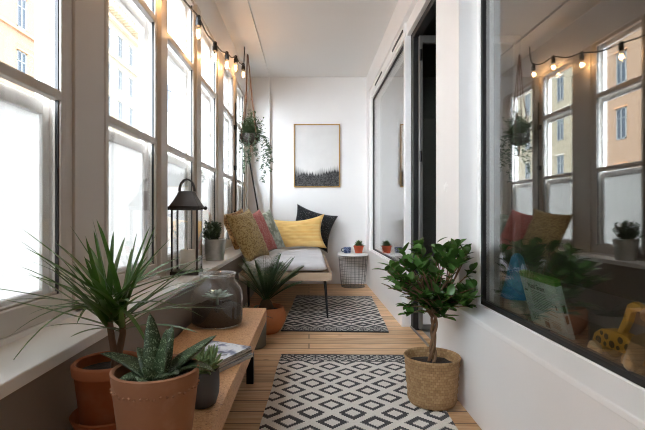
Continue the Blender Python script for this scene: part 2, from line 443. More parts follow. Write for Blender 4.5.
bm = new(); box(bm, .925, 1.67, LY0+.010, LY0+.030, .06, .32); obj('kick_panel', bm, pbr('grey_door_panel', (222, 220, 217), .35, .03), leaf, label='pale grey lower panel')
for hz in (.30, 1.38, 2.2):
    bm = new(); tube(bm, [(.905, LY0-.012, hz), (.905, LY0-.012, hz+.09)], .010, 10); obj('hinge', bm, M['bmetal'], leaf, True, auto=40)

# dim room behind the right-hand windows
bm = new()
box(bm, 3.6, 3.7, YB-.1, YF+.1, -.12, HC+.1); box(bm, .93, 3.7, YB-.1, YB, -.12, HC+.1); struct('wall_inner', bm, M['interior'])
bm = new(); box(bm, .93, 3.6, YF, YF+.1, -.12, HC+.1); struct('wall_inner_far', bm, pbr('lightened_room_tone', (96, 92, 87), .8, .05))  # end wall coloured lighter to stand in for light seen through the door
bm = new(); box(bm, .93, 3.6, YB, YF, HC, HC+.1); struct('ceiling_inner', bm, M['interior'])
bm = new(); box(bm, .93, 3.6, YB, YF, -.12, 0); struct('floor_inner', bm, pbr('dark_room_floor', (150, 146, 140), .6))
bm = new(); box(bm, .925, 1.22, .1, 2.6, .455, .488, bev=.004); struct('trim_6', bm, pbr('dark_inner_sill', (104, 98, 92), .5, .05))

# ------------------------------------------------------------------ rugs
def rug(label, cx, cy, rz, ph, *q):
    hx, hy = .4375, .805
    bm = new(); n1, n2 = 30, 54; top = []
    for j in range(n2+1):
        for i in range(n1+1):
            x = -hx+2*hx*i/n1; y = -hy+2*hy*j/n2
            e = .0025*math.sin(y*9) if i in (0, n1) else 0
            top.append(bm.verts.new((x+e, y, .008+.0008*noise.noise((x*6, y*6, ph*50)))))
    for j in range(n2):
        for i in range(n1):
            a = j*(n1+1)+i; bm.faces.new((top[a], top[a+1], top[a+n1+2], top[a+n1+1]))
    ex = bmesh.ops.extrude_edge_only(bm, edges=[e for e in bm.edges if e.is_boundary])
    for g in ex['geom']:
        if isinstance(g, bmesh.types.BMVert): g.co.z = .0005
    o = obj('patterned_rug', bm, m_rug(hx, hy, ph, *q))
    o.location = (cx, cy, 0); o.rotation_euler = (0, 0, rz)
    return tag(o, label, 'rug', 'black and white woven rugs')
rug('black and white diamond rug nearest the camera, under the woven basket planter', .2265, 2.235, -.0285, .02)
rug('black and white diamond rug at the far end, under the daybed leg', .249, 4.455, -.05, .06, .19, .72)

# ------------------------------------------------------------------ bench and what stands on it
BZ = .36
t = thing('bench', 'low chipboard bench with black legs along the left window wall', 'bench', (-.457, 1.7, 0))
bm = new(); box(bm, -.187, .187, -1.15, 1.155, BZ-.08, BZ, bev=.003); obj('bench_top', bm, M['chip'], t)
for sx in (-1, 1):
    for y in (-.85, .845):
        x = sx*.125
        bm = new(); box(bm, x-.02, x+.02, y-.02, y+.02, 0, BZ-.085, bev=.002); box(bm, x-.035, x+.035, y-.035, y+.035, BZ-.086, BZ-.0795); obj('leg', bm, M['bmetal'], t)

def pot_profile(rt, rb, h, wall=.012, rim=0, rimh=.03):
    p = [(0, 0), (rb*.97, 0), (rb, .004)]
    if rim: p += [(rt-rim*1.0, h-rimh-.004), (rt, h-rimh), (rt+.002, h-.006)]
    p += [(rt-.001, h-.003), (rt-wall*.5, h), (rt-wall, h-.004), (rt-wall-.002, h*.84), (0, h*.84)]
    return p
def pot(parent, rt, rb, h, mat, name='pot', **kw):
    bm = new(); lathe(bm, pot_profile(rt, rb, h, **kw)[:-1], 48); o = obj(name, bm, mat, parent, True, auto=50)
    bm = new(); n = 24
    lathe(bm, [(rt-kw.get('wall', .012)-.001, h*.845), (rt*.6, h*.86), (rt*.3, h*.865), (0, h*.87)], n)
    for v in bm.verts:
        if v.co.z > h*.85: v.co.z += R.uniform(-.004, .005)
    obj('soil', bm, M['soil'], parent, True)
    return o

TC1 = m_terracotta('terracotta_red', (164, 96, 62), .2); TC2 = m_terracotta('terracotta_pale', (160, 114, 86), .45); TC3 = m_terracotta('terracotta_orange', (196, 128, 88), .25)
# dracaena
bm = new(); lathe(bm, [(0, 0), (.066, 0), (.072, .005), (.091, .045), (.094, .052), (.091, .056), (.087, .052), (.071, .014), (0, .012)], 48)
o = obj('plant_saucer', bm, TC1, None, True, auto=50); o.location = (-.55, 1.23, BZ+.0005)
tag(o, 'terracotta saucer under the pot of the spiky plant, left corner of the bench', 'saucer')
t = thing('potted_dracaena', 'spiky long-leaved plant with two bare stems in a red terracotta pot', 'plant', (-.55, 1.23, BZ+.0125))
pot(t, .089, .066, .183, TC1, rim=.006, rimh=.03)
DL = m_leaf('dracaena_leaf', (24, 46, 16), (78, 118, 42), .35, 9)
crowns = [Vector((.0, 0.0, .315)), Vector((.03, .02, .30))]
bm = new()
tube(bm, [(.018, 0, .14), (.02, 0, .19), (.012, -.002, .24), (.0, 0, .32)], [.011, .010, .009, .009], 10)
tube(bm, [(.022, .008, .14), (.028, .006, .2), (.036, .012, .25), (.03, .02, .31)], [.011, .010, .009, .008], 10)
obj('stem', bm, pbr('bare_plant_stem', (118, 92, 72), .8, .25, 40), t, True)
bm = new()
limw = lambda p: p.x < -.262 or (p.z < .22 and p.x < .2)
dprof = lambda t: min(1, .62+t*2.2)*max(0, 1-t)**.5
for ci, c in enumerate(crowns):
    k_ = 0
    while k_ < 34:
        az = R.uniform(0, 2*PI); el = R.choice([R.uniform(.95, 1.45), R.uniform(.5, 1.05), R.uniform(.5, 1.05), R.uniform(.15, .6)])
        L = R.uniform(.22, .30) if el > .9 else R.uniform(.24, .35)
        d = Vector((math.cos(az)*math.cos(el), math.sin(az)*math.cos(el), math.sin(el)))
        dr = R.uniform(.04, .24)*(1.1 if el < .5 else .8)
        if blade(bm, c+Vector((0, 0, R.uniform(-.05, .04)))+d*.006, d, L, R.uniform(.016, .023), dr, dprof, 9, .16, lim=limw): k_ += 1
for az, el, L, dr in ((3.6, .45, .25, .6), (3.1, .35, .24, .4), (-.7, .4, .24, .7), (.2, .4, .28, .5), (-2.5, .5, .30, 1.05), (2.4, .4, .24, .7)):
    d = Vector((math.cos(az)*math.cos(el), math.sin(az)*math.cos(el), math.sin(el)))
    blade(bm, crowns[0], d, L, .019, dr, dprof, 10, .16, lim=lambda p: p.x < -.262)
obj('foliage', bm, DL, t, True, clean=False)

# aloe in pale pot
t = thing('potted_aloe', 'mottled broad-leaved aloe in a large pale terracotta pot at the front of the bench', 'plant', (-.357, 1.05, BZ+.0005))
po = pot(t, .101, .073, .236, TC2, wall=.011)
bm = new()
for i in range(44):
    a = 2*PI*i/44; ball(bm, (.0958*math.cos(a), .0958*math.sin(a), .196+.0025*math.sin(i*2.3)), .0042, 1, (1, 1, .8))
obj('beaded_band', bm, TC2, po, True)
AL = m_mottled()
bm = new()
ap = lambda t: (.75+.6*t if t < .35 else .96*(max(0, 1-t)/.65)**.62)
for (az, el, L, W, dr) in ((2.85, .58, .175, .056, .25), (2.15, 1.30, .160, .054, .02), (.45, .66, .165, .066, .05), (.08, .72, .165, .060, .55), (-1.45, .62, .085, .082, .55),
                           (-2.6, .60, .085, .06, .4), (1.4, 1.05, .14, .055, .08), (-.6, .75, .09, .055, .3), (1.0, 1.42, .12, .042, 0), (-1.9, 1.05, .065, .05, .1), (2.5, .9, .10, .05, .1)):
    d = Vector((math.cos(az)*math.cos(el), math.sin(az)*math.cos(el), math.sin(el)))
    blade(bm, Vector((.014*math.cos(az), .014*math.sin(az), .200)), d, L, W, dr, ap, 10, .22, thick=.011)
obj('foliage', bm, AL, t, True, clean=False)

# small succulent in dark bowl
t = thing('potted_succulent', 'small fingery green succulent in a dark grey bowl beside the magazines', 'plant', (-.335, 1.40, BZ+.0005))
bm = new(); lathe(bm, [(0, 0), (.036, 0), (.045, .006), (.054, .035), (.056, .065), (.055, .108), (.053, .112), (.050, .108), (.050, .09)], 40)
obj('pot', bm, pbr('dark_grey_ceramic', (66, 66, 68), .6, .12), t, True, auto=60)
bm = new(); lathe(bm, [(.0505, .092), (.02, .098), (0, .1)], 20); obj('soil', bm, M['soil'], t, True)
bm = new()
for c in [(.0, 0, .10), (-.025, .01, .10), (.02, .02, .10), (.005, -.025, .10), (.028, -.012, .1), (-.02, -.02, .1), (-.01, .03, .1)]:
    for j in range(24):
        az = R.uniform(0, 2*PI); el = R.uniform(.25, 1.45); L = R.uniform(.045, .07)
        d = Vector((math.cos(az)*math.cos(el), math.sin(az)*math.cos(el), math.sin(el))); p = Vector(c)+Vector((0, 0, R.uniform(0, .02)))
        tube(bm, [p, p+d*L*.4, p+d*L*.85, p+d*L], [.0024, .0042, .0038, .0012], 5)
obj('foliage', bm, m_leaf('succulent_finger', (70, 100, 60), (156, 184, 126), .4, 40, trans=.05), t, True)

# magazines
def m_cover():
    k = NT('magazine_cover'); v = k.coord(); n = k.noise(v, 11, 3, .6); n2 = k.noise(v, 22, 2)
    c = k.ramp(n, [(.36, lin((40, 44, 58))), (.44, lin((104, 112, 150))), (.52, lin((226, 228, 232))), (.62, lin((214, 220, 228))), (.70, lin((70, 78, 98)))], 'LINEAR')
    c = k.mix(k.ramp(n2, [(.62, 0.0), (.68, .8)]), c, lin((30, 32, 40)))
    k.bsdf(c, .3, 0, .5); return k.m
mc = m_cover(); mp = pbr('magazine_pages', (196, 190, 180), .9, .2, 4, bs=300, bstr=.6, stretch=(1, 1, 90))
mcs = [pbr('magazine_cover_grey', (150, 150, 150), .4, .3), pbr('magazine_cover_dark', (62, 58, 56), .4, .3), pbr('magazine_cover_tan', (178, 164, 146), .4, .2), mc]
desc = ['grey-covered magazine at the bottom of the stack on the bench', 'dark-covered magazine second from the bottom of the bench stack',
        'tan-covered magazine just below the top of the bench stack', 'magazine with a blue and white photo cover on top of the stack on the bench']
z = BZ+.0008
for i, (m_, h_) in enumerate(zip(mcs, (.012, .011, .009, .007))):
    a = -.42+R.uniform(-.05, .05)*(i < 3)
    t = thing('magazine', desc[i], 'magazine', (-.388+R.uniform(-.006, .006), 1.80+R.uniform(-.008, .008), z), (0, 0, -(PI/2-1.12)+R.uniform(-.06, .06)*(i < 3)), 'stacked magazines')
    bm = new(); box(bm, -.099, .099, -.134, .134, .0012, h_-.0012); obj('pages', bm, mp, t)
    bm = new(); box(bm, -.102, .101, -.136, .136, 0, .0012); box(bm, -.102, .101, -.136, .136, h_-.0012, h_); box(bm, -.102, -.1005, -.136, .136, .0012, h_-.0012); obj('cover', bm, m_, t)
    z += h_+.0006

# terrarium jar
t = thing('terrarium_jar', 'wide glass jar with dark soil and a pale rosette succulent on the bench end', 'jar', (-.495, 2.43, BZ+.001))
bm = new()
prof = [(0, 0), (.120, 0), (.134, .008), (.138, .03), (.139, .12), (.137, .165), (.125, .200), (.104, .225), (.094, .238), (.092, .256), (.097, .263), (.100, .270), (.097, .277), (.091, .274)]
lathe(bm, prof[:10]+[(.090, .264)], 56); obj('glass_jar', bm, M['jar'], t, True, clean=True)
bm = new(); lathe(bm, [(0, .006), (.118, .006), (.131, .014), (.134, .03), (.135, .098), (.10, .108), (.05, .104), (0, .108)], 40)
for v in bm.verts:
    if v.co.z > .1: v.co.z += R.uniform(-.006, .008)
obj('soil', bm, M['soil'], t, True)
bm = new(); lathe(bm, [(.0915, .262), (.096, .2605), (.1005, .266), (.1005, .273), (.097, .278), (.0915, .276), (.0895, .270), (.0915, .262)], 56); obj('rim', bm, m_glass('thick_rim_glass', 1.5, (.9, .93, .93), .22), t, True, label='thick glass rim')
bm = new()
for ring, (n_, el, L, W) in enumerate(((7, .12, .088, .036), (6, .55, .065, .032), (4, 1.0, .042, .024))):
    for j in range(n_):
        az = 2*PI*j/n_+ring*.4; d = Vector((math.cos(az)*math.cos(el), math.sin(az)*math.cos(el), math.sin(el)))
        blade(bm, (0, 0, .142+ring*.006), d, L, W, -.1+.1*ring, lambda t: (.45+.75*t if t < .65 else 1.0*(max(0, 1-t)/.35)**.6*.94), 8, .15, thick=.006)
tube(bm, [(0, 0, .1), (0, 0, .15)], .008, 8)
obj('rosette', bm, m_leaf('pale_rosette', (160, 176, 166), (216, 226, 220), .5, 12, trans=.03), t, True, clean=False)

# ------------------------------------------------------------------ floor plants by the bench
t = thing('grey_planter', 'grey planter with a low dark fern, behind the far bench end', 'plant', (-.43, 3.27, 0))
bm = new(); lathe(bm, [(0, 0), (.112, 0), (.118, .006), (.122, .23), (.119, .235), (.113, .23), (.112, .20)], 40); obj('pot', bm, pbr('grey_cement', (112, 110, 106), .8, .12), t, True, auto=50)
bm = new(); lathe(bm, [(.1135, .205), (0, .21)], 20); obj('soil', bm, M['soil'], t)
bm = new()
for j in range(26):
    az = R.uniform(0, 2*PI); el = R.uniform(.3, 1.2); L = R.uniform(.12, .19); d = Vector((math.cos(az)*math.cos(el), math.sin(az)*math.cos(el), math.sin(el)))
    p0 = Vector((0, 0, .2)); dr = .35
    pts = [p0+d*L*s+Vector((0, 0, -1))*dr*L*s*s for s in [i/10 for i in range(11)]]
    tube(bm, pts, .0012, 4)
    sd = d.cross(Vector((0, 0, 1))).normalized()
    for q, p in enumerate(pts[2:]):
        for sg in (-1, 1): blade(bm, p, sd*sg+d*.5, .035*(1-q/12), .009, .2, segs=3, lim=lambda p: p.x < -.23)
obj('foliage', bm, m_leaf('fern_leaf', (22, 34, 24), (48, 70, 44), .5), t, True, clean=False)

t = thing('potted_sago_palm', 'sago palm with stiff feathery fronds in a round terracotta pot on the floor', 'plant', (-.35, 3.66, 0))
bm = new(); lathe(bm, [(0, 0), (.095, 0), (.105, .006), (.138, .05), (.160, .105), (.162, .15), (.150, .185), (.141, .205), (.136, .208), (.130, .200), (.134, .17)], 48)
obj('pot', bm, TC3, t, True, auto=60)
bm = new(); lathe(bm, [(.1345, .172), (.06, .18), (0, .182)], 24); obj('soil', bm, M['soil'], t, True)
bm = new(); lathe(bm, [(.055, .17), (.062, .2), (.05, .24), (.025, .265), (0, .27)], 14)
for v in bm.verts: v.co += Vector((R.uniform(-.006, .006), R.uniform(-.006, .006), 0))
obj('trunk', bm, pbr('scaly_palm_trunk', (84, 62, 44), .9, .4, 60, bstr=.8), t, True)
bm = new()
def frond(bm, p0, az, el, L, dr, lim=None, n=27, ll=.115):
    d = Vector((math.cos(az)*math.cos(el), math.sin(az)*math.cos(el), math.sin(el)))
    f = lambda s: Vector(p0)+d*L*s+Vector((0, 0, -1))*dr*L*s*s
    if lim and any(lim(f(s)) for s in (.3, .6, .85, 1)): return False
    tube(bm, [f(i/12) for i in range(13)], [.0035*(1-i/14) for i in range(13)], 5)
    sd = d.cross(Vector((0, 0, 1))).normalized(); upn = sd.cross(d).normalized()
    for q in range(n):
        s = .16+.84*q/n; tn = (f(s+.01)-f(s)).normalized(); l = ll*(math.sin(PI*min(1, .18+.8*q/n))**.6)
        for sg in (-1, 1): blade(bm, f(s), sd*sg*.75+tn*.7+upn*.28, l, .0058, .08, lambda t: max(0, 1-t)**.5, 3, .1)
    return True
lims = lambda p: p.x < -.28 or (p.y > .34 and p.z > .2) or (p.y < -.3 and p.z < .35)
i = 0
while i < 32:
    el = R.uniform(.62, 1.42)
    if frond(bm, (0, 0, .245), R.uniform(0, 2*PI), el, R.uniform(.38, .52), R.uniform(.05, .28), lims): i += 1
obj('fronds', bm, m_leaf('sago_leaf', (20, 40, 22), (58, 92, 44), .35, 8), t, True, clean=False)

# ------------------------------------------------------------------ on the window sill: lantern, candle, bucket plant
SZ = .5955
t = thing('lantern', 'tall weathered metal and glass lantern on the window sill', 'lantern', (-.737, 2.72, SZ), (0, 0, .06))
h = .078
bm = new(); box(bm, -h-.005, h+.005, -h-.005, h+.005, 0, .022, bev=.003); obj('base', bm, M['iron'], t)
for sx in (-1, 1):
    for sy in (-1, 1):
        bm = new(); box(bm, sx*(h-.005)-.005, sx*(h-.005)+.005, sy*(h-.005)-.005, sy*(h-.005)+.005, .022, .385, bev=.001); obj('post', bm, M['iron'], t)
bm = new(); box(bm, -h-.006, h+.006, -h-.006, h+.006, .383, .405, bev=.003)
lathe(bm, [(.118, .400), (.122, .407), (.094, .440), (.070, .474), (.062, .490), (.052, .497), (0, .499)], 4, a0=PI/4); obj('roof', bm, M['iron'], t, label='dark pyramid roof')
bm = new(); pts = [(.050*math.cos(a), 0, .497+.078*math.sin(a)) for a in [PI*i/14 for i in range(15)]]
n_ = 15; q = []
for (x, y, z_) in pts: q.append([bm.verts.new((x, -.016, z_)), bm.verts.new((x, .016, z_)), bm.verts.new((x*.80, .016, .497+(z_-.497)*.87)), bm.verts.new((x*.80, -.016, .497+(z_-.497)*.87))])
for a, b in zip(q, q[1:]):
    for k_ in range(4): bm.faces.new((a[k_], a[(k_+1) % 4], b[(k_+1) % 4], b[k_]))
bm.faces.new(q[0]); bm.faces.new(q[-1][::-1]); obj('handle', bm, M['iron'], t)
for sg in (-1, 1):
    bm = new(); tube(bm, [(sg*(h+.004), 0, .396), (sg*(h+.03), 0, .396)], .005, 8); ball(bm, (sg*(h+.032), 0, .396), .012); obj('side_knob', bm, M['iron'], t, True)
for (x0, x1, y0_, y1_) in ((-h+.001, -h+.003, -h+.01, h-.01), (h-.003, h-.001, -h+.01, h-.01), (-h+.01, h-.01, -h+.001, -h+.003), (-h+.01, h-.01, h-.003, h-.001)):
    bm = new(); box(bm, x0, x1, y0_, y1_, .022, .384); obj('glass_pane', bm, M['glass'], t)
t = thing('pillar_candle', 'thick white candle inside the lantern', 'candle', (-.737, 2.73, SZ+.0225))
bm = new(); lathe(bm, [(0, 0), (.043, 0), (.045, .003), (.045, .118), (.042, .123), (.036, .119), (0, .116)], 32); obj('wax', bm, pbr('candle_wax', (240, 236, 226), .5, .02), t, True, auto=50)
bm = new(); tube(bm, [(0, 0, .115), (.001, 0, .13)], .0012, 6); obj('wick', bm, M['black'], t)

t = thing('bucket_plant', 'leafy succulent in a small galvanised bucket on the sill beside the lantern', 'plant', (-.737, 3.52, SZ))
bm = new(); lathe(bm, [(0, 0), (.068, 0), (.070, .004), (.074, .05), (.076, .054), (.077, .058), (.084, .14), (.087, .158), (.090, .163), (.087, .167), (.083, .163), (.080, .14)], 40); obj('bucket', bm, M['zinc'], t, True, auto=50)
bm = new(); lathe(bm, [(.081, .145), (0, .15)], 20); obj('soil', bm, M['soil'], t)
for sg in (-1, 1):
    bm = new(); tube(bm, [(-.012+.0, sg*.088, .135)]+[(.016*math.cos(a), sg*(.089+.006), .135-.02*math.sin(a)) for a in [PI-PI*i/8 for i in range(9)]], .002, 6); obj('bucket_ring', bm, M['zinc'], t, True)
bm = new()
for j in range(48):
    az = R.uniform(0, 2*PI); el = R.uniform(.4, 1.5); L = R.uniform(.08, .16); d = Vector((math.cos(az)*math.cos(el), math.sin(az)*math.cos(el), math.sin(el)))
    p0 = Vector((R.uniform(-.04, .04), R.uniform(-.04, .04), .145)); tube(bm, [p0, p0+d*L], .003, 5)
    for s in range(6):
        for q in range(3):
            a2 = R.uniform(0, 2*PI); p = p0+d*L*(.35+.13*s); dd = (d*.5+Vector((math.cos(a2), math.sin(a2), .4))).normalized()
            blade(bm, p, dd, R.uniform(.024, .034), .017, .1, lambda t: math.sin(PI*min(.98, .1+.9*t))**.5, 5, .08, lim=lambda p: p.x < -.085)
obj('foliage', bm, m_leaf('jade_leaf', (38, 54, 34), (92, 116, 78), .35, 20, trans=.04), t, True, clean=False)

# ------------------------------------------------------------------ daybed
DX0, DX1, DY0, DY1 = -.655, .195, 4.12, 6.10
WD = m_wood('pale_oak', (184, 158, 130), (212, 190, 164), (1.5, 12, 12)); WD2 = m_wood('pale_oak_side', (184, 158, 130), (212, 190, 164), (12, 1.5, 12))
t = thing('daybed', 'wooden daybed with slim black legs in the far corner under the windows', 'daybed', ((DX0+DX1)/2, (DY0+DY1)/2, 0))
cx, cy = (DX0+DX1)/2, (DY0+DY1)/2; hw, hl = (DX1-DX0)/2, (DY1-DY0)/2
bm = new(); box(bm, -hw+.012, hw, -hl, -hl+.03, .345, .418, bev=.002); obj('front_rail', bm, WD, t)
bm = new(); box(bm, -hw+.012, hw, hl-.03, hl, .345, .418, bev=.002); obj('back_rail', bm, WD, t)
bm = new(); box(bm, hw-.012, hw+.014, -hl-.02, hl, .352, .425, bev=.002); obj('side_rail', bm, WD2, t)
bm = new(); box(bm, -hw+.012, -hw+.035, -hl+.03, hl-.03, .345, .418, bev=.002); obj('side_rail', bm, WD2, t)
bm = new(); box(bm, -hw+.036, hw-.014, -hl+.031, hl-.031, .388, .405); obj('slatted_base', bm, WD, t)
for sx, sy in ((-1, -1), (1, -1), (-1, 1), (1, 1)):
    ft = {(1, -1): (.40, -hl-.02), (1, 1): (.44, hl-.22), (-1, -1): (-.36, -hl+.30), (-1, 1): (-.33, hl-.25)}[(sx, sy)]
    tp = (sx*(hw-.05), sy*(hl-.06) if (sx, sy) != (-1, -1) else -hl+.34)
    bm = new(); z0 = .0095 if (sx, sy) == (1, -1) else .0005
    tube(bm, [(ft[0], ft[1], z0), (ft[0], ft[1], z0+.004), (tp[0], tp[1], .386)], [.009, .009, .015], 10); obj('leg', bm, M['bmetal'] if sy < 0 or sx < 0 else WD, t, True, auto=50)

t = thing('daybed_mattress', 'grey tufted mattress pad lying on the daybed', 'mattress', (cx, cy, .4255))
bm = new(); NX, NY = 44, 88; g = {}
tx = [(-.28+.28*i, -.86+.345*j) for i in range(3) for j in range(6)]
for side in (1, -1):
    for j in range(NY+1):
        for i in range(NX+1):
            if side < 0 and (i in (0, NX) or j in (0, NY)): g[side, i, j] = g[1, i, j]; continue
            u, v = -1+2*i/NX, -1+2*j/NY
            x, y = u*(hw-.028), v*(hl-.02)
            if side > 0:
                e = (max(0, 1-abs(u)**14)*max(0, 1-abs(v)**30))**.45
                dmp = sum(math.exp(-((x-a)**2+(y-b)**2)/.0042) for a, b in tx)
                z_ = .033+e*(.062-.052*min(1, dmp)+.004*noise.noise((x*7, y*7, 1)))
            else:
                z_ = .033-.032*(max(0, 1-abs(u)**16)*max(0, 1-abs(v)**30))**.4
            g[side, i, j] = bm.verts.new((x, y, z_))
for side in (1, -1):
    for j in range(NY):
        for i in range(NX):
            f = (g[side, i, j], g[side, i+1, j], g[side, i+1, j+1], g[side, i, j+1]); bm.faces.new(f if side > 0 else f[::-1])
obj('mattress_pad', bm, m_fabric('grey_linen', (196, 196, 199), (220, 220, 223)), t, True)
BT = m_fabric('grey_button', (120, 120, 122), (130, 130, 132))
for a, b in tx:
    bm = new(); ball(bm, (a, b, .046), .010, 1, (1, 1, .5)); obj('tuft_button', bm, BT, t, True)

# cushions
def cushion(label, loc, normal, up, w, h, T, mat, pinch=.10, seed=1, name='cushion', sag=0):
    n = Vector(normal).normalized(); u_ = Vector(up); y = (u_-n*u_.dot(n)).normalized(); x = y.cross(n)
    Mx = Matrix((x, y, n)).transposed()
    bm = new(); N = 30; g = {}
    for side in (1, -1):
        for j in range(N+1):
            for i in range(N+1):
                if side < 0 and (i in (0, N) or j in (0, N)): g[side, i, j] = g[1, i, j]; continue
                u, v = -1+2*i/N, -1+2*j/N
                px = w/2*u*(1-pinch*(1-v*v)*abs(u)**2); py = h/2*v*(1-pinch*(1-u*u)*abs(v)**2)
                py -= sag*(1-u*u)*max(0, v)
                e = (max(0, (1-u*u))*max(0, (1-v*v)))**.42
                wr = noise.noise((px*8+seed*7, py*9, side*3))*.16+(abs(noise.noise((px*7+py*14+seed*3, py*22-px*9, side*5)))-.2)*.34
                g[side, i, j] = bm.verts.new((px, py, side*T/2*e*(1+wr)))
    for side in (1, -1):
        for j in range(N):
            for i in range(N):
                f = (g[side, i, j], g[side, i+1, j], g[side, i+1, j+1], g[side, i, j+1]); bm.faces.new(f if side > 0 else f[::-1])
    o = obj(name, bm, mat, None, True); o.location = loc; o.rotation_euler = Mx.to_euler()
    return tag(o, label, 'cushion', 'cushions on the daybed')
def pat_blotch(c2, scale, lo, hi):
    def f(k, v, c): return k.mix(k.ramp(k.noise(v, scale, 2), [(lo, 0.0), (hi, 1.0)]), c, lin(c2))
    return f
def pat_dots(c2, scale, lo, hi):
    def f(k, v, c): return k.mix(k.ramp(k.voro(v, scale), [(lo, 1.0), (hi, 0.0)]), c, lin(c2))
    return f
def pat_stripe(c2, sc):
    def f(k, v, c):
        mp = k.n('ShaderNodeMapping'); mp.inputs['Scale'].default_value = (.6, sc, 1); k.l(v, mp.inputs[0])
        return k.mix(k.ramp(k.noise(mp.outputs[0], 1.6, 4, .6), [(.35, 0.0), (.65, .8)]), c, lin(c2))
    return f
F_tan = m_fabric('ochre_print', (176, 154, 102), (192, 170, 120), pat=pat_blotch((138, 114, 70), 60, .46, .60))
F_red = m_fabric('faded_red_print', (166, 82, 74), (186, 106, 98), pat=pat_dots((206, 158, 146), 60, .20, .36))
F_sage = m_fabric('sage_print', (124, 134, 116), (160, 168, 148), pat=pat_blotch((196, 202, 186), 12, .5, .62))
F_yel = m_fabric('yellow_stripe', (248, 208, 126), (252, 226, 162), pat=pat_stripe((236, 180, 96), 20))
F_blk = m_fabric('black_white_print', (26, 27, 30), (40, 41, 44), pat=pat_dots((150, 150, 148), 75, .12, .26))
F_tan2 = m_fabric('brown_print', (160, 124, 80), (180, 142, 94), pat=pat_blotch((110, 80, 48), 50, .48, .56))
cushion('ochre patterned cushion, frontmost of those leaning on the window side', (-.605, 4.50, .745), (.86, -.42, .42), (-.58, .1, 1), .44, .54, .16, F_tan, .13, seed=1)
cushion('brown patterned cushion mostly hidden behind the ochre one by the window', (-.745, 4.78, .80), (.80, -.50, .36), (-.3, -.05, 1), .40, .42, .09, F_tan2, .12, seed=2)
cushion('faded red cushion with pale dots, behind the ochre one', (-.545, 4.90, .755), (.86, -.42, .40), (-.44, 0, 1), .46, .50, .12, F_red, .12, seed=3)
cushion('pale sage green cushion between the red and the yellow cushions', (-.50, 5.28, .745), (.80, -.60, .36), (-.36, 0, 1), .46, .50, .12, F_sage, .12, seed=4)
cushion('wide yellow striped cushion against the far wall', (-.19, 5.78, .732), (.04, -1, .26), (-.05, .25, 1), .82, .46, .17, F_yel, .17, seed=5, sag=.05)
cushion('black cushion with small white pattern, propped against the far wall behind the yellow one', (.045, 6.02, .775), (.03, -1, .16), (.30, .16, 1), .58, .52, .12, F_blk, .16, seed=6)

bm = new(); tube(bm, [(-.59, 5.98, .512), (-.812, 5.98, 1.80)], .0105, 10)
o = obj('black_pole', bm, M['bmetal'], None, True, auto=60); tag(o, 'thin black pole leaning in the far window corner behind the cushions', 'pole')

# ------------------------------------------------------------------ wire basket table and things on it
t = thing('wire_basket_table', 'white-topped wire basket side table against the far wall', 'side table', (.585, 5.975, 0))
bm = new(); lathe(bm, [(0, .415), (.195, .415), (.203, .42), (.203, .445), (.200, .449), (0, .447)], 48); obj('tabletop', bm, M['gloss'], t, True, auto=40)
bm = new()
rad = lambda z_: .152+(.192-.152)*(z_/.41)**.7
for i in range(20):
    a = 2*PI*i/20; tube(bm, [(rad(z_)*math.cos(a), rad(z_)*math.sin(a), z_+.003) for z_ in (0, .02, .08, .16, .25, .33, .41)], .0018, 5)
for z_ in (.0, .07, .14, .21, .28, .35, .408): tube(bm, circle((0, 0, z_+.004), rad(z_), 32), .0019 if z_ not in (0, .408) else .004, 5)
for i in range(-4, 5):
    x = i*.033; y = math.sqrt(max(0, .152**2-x*x)); tube(bm, [(x, -y, .004), (x, y, .004)], .002, 4); tube(bm, [(-y, x, .004), (y, x, .004)], .002, 4)
obj('wire_basket', bm, pbr('grey_wire', (104, 106, 104), .4, .1, metal=.6), t, True)
def m_cup():
    return m_fabric('blue_glazed_cup', (38, 52, 92), (58, 74, 120), rough=.3, pat=pat_blotch((150, 164, 196), 70, .5, .56))
t = thing('blue_cup', 'small dark blue patterned cup on the wire basket table', 'cup', (.505, 5.93, .4492))
bm = new(); lathe(bm, [(0, 0), (.036, 0), (.046, .006), (.050, .03), (.051, .075), (.049, .077), (.047, .073), (.045, .03), (.03, .012), (0, .01)], 32); obj('cup_body', bm, m_cup(), t, True, auto=60)
bm = new(); tube(bm, [(-.049, 0, .06), (-.075, 0, .055), (-.080, 0, .036), (-.066, 0, .02), (-.046, 0, .02)], .006, 8); obj('handle', bm, pbr('blue_glaze', (40, 52, 88), .3), t, True)
t = thing('small_potted_plant', 'small bushy plant in an orange-red pot on the wire basket table', 'plant', (.655, 5.95, .4492))
pot(t, .066, .048, .098, m_terracotta('bright_terracotta', (188, 88, 58), .1), wall=.007, rim=.004, rimh=.022)
bm = new()
for j in range(110):
    az = R.uniform(0, 2*PI); el = R.uniform(.2, 1.5); L = R.uniform(.05, .10); d = Vector((math.cos(az)*math.cos(el), math.sin(az)*math.cos(el), math.sin(el)))
    blade(bm, Vector((R.uniform(-.03, .03), R.uniform(-.03, .03), .08+R.uniform(0, .02))), d, L, .022, .2, lambda t: math.sin(PI*min(.98, .1+.9*t))**.7, 4, lim=lambda p: p.x > .125)
obj('foliage', bm, m_leaf('small_bush_leaf', (48, 72, 40), (96, 126, 70), .5), t, True, clean=False)

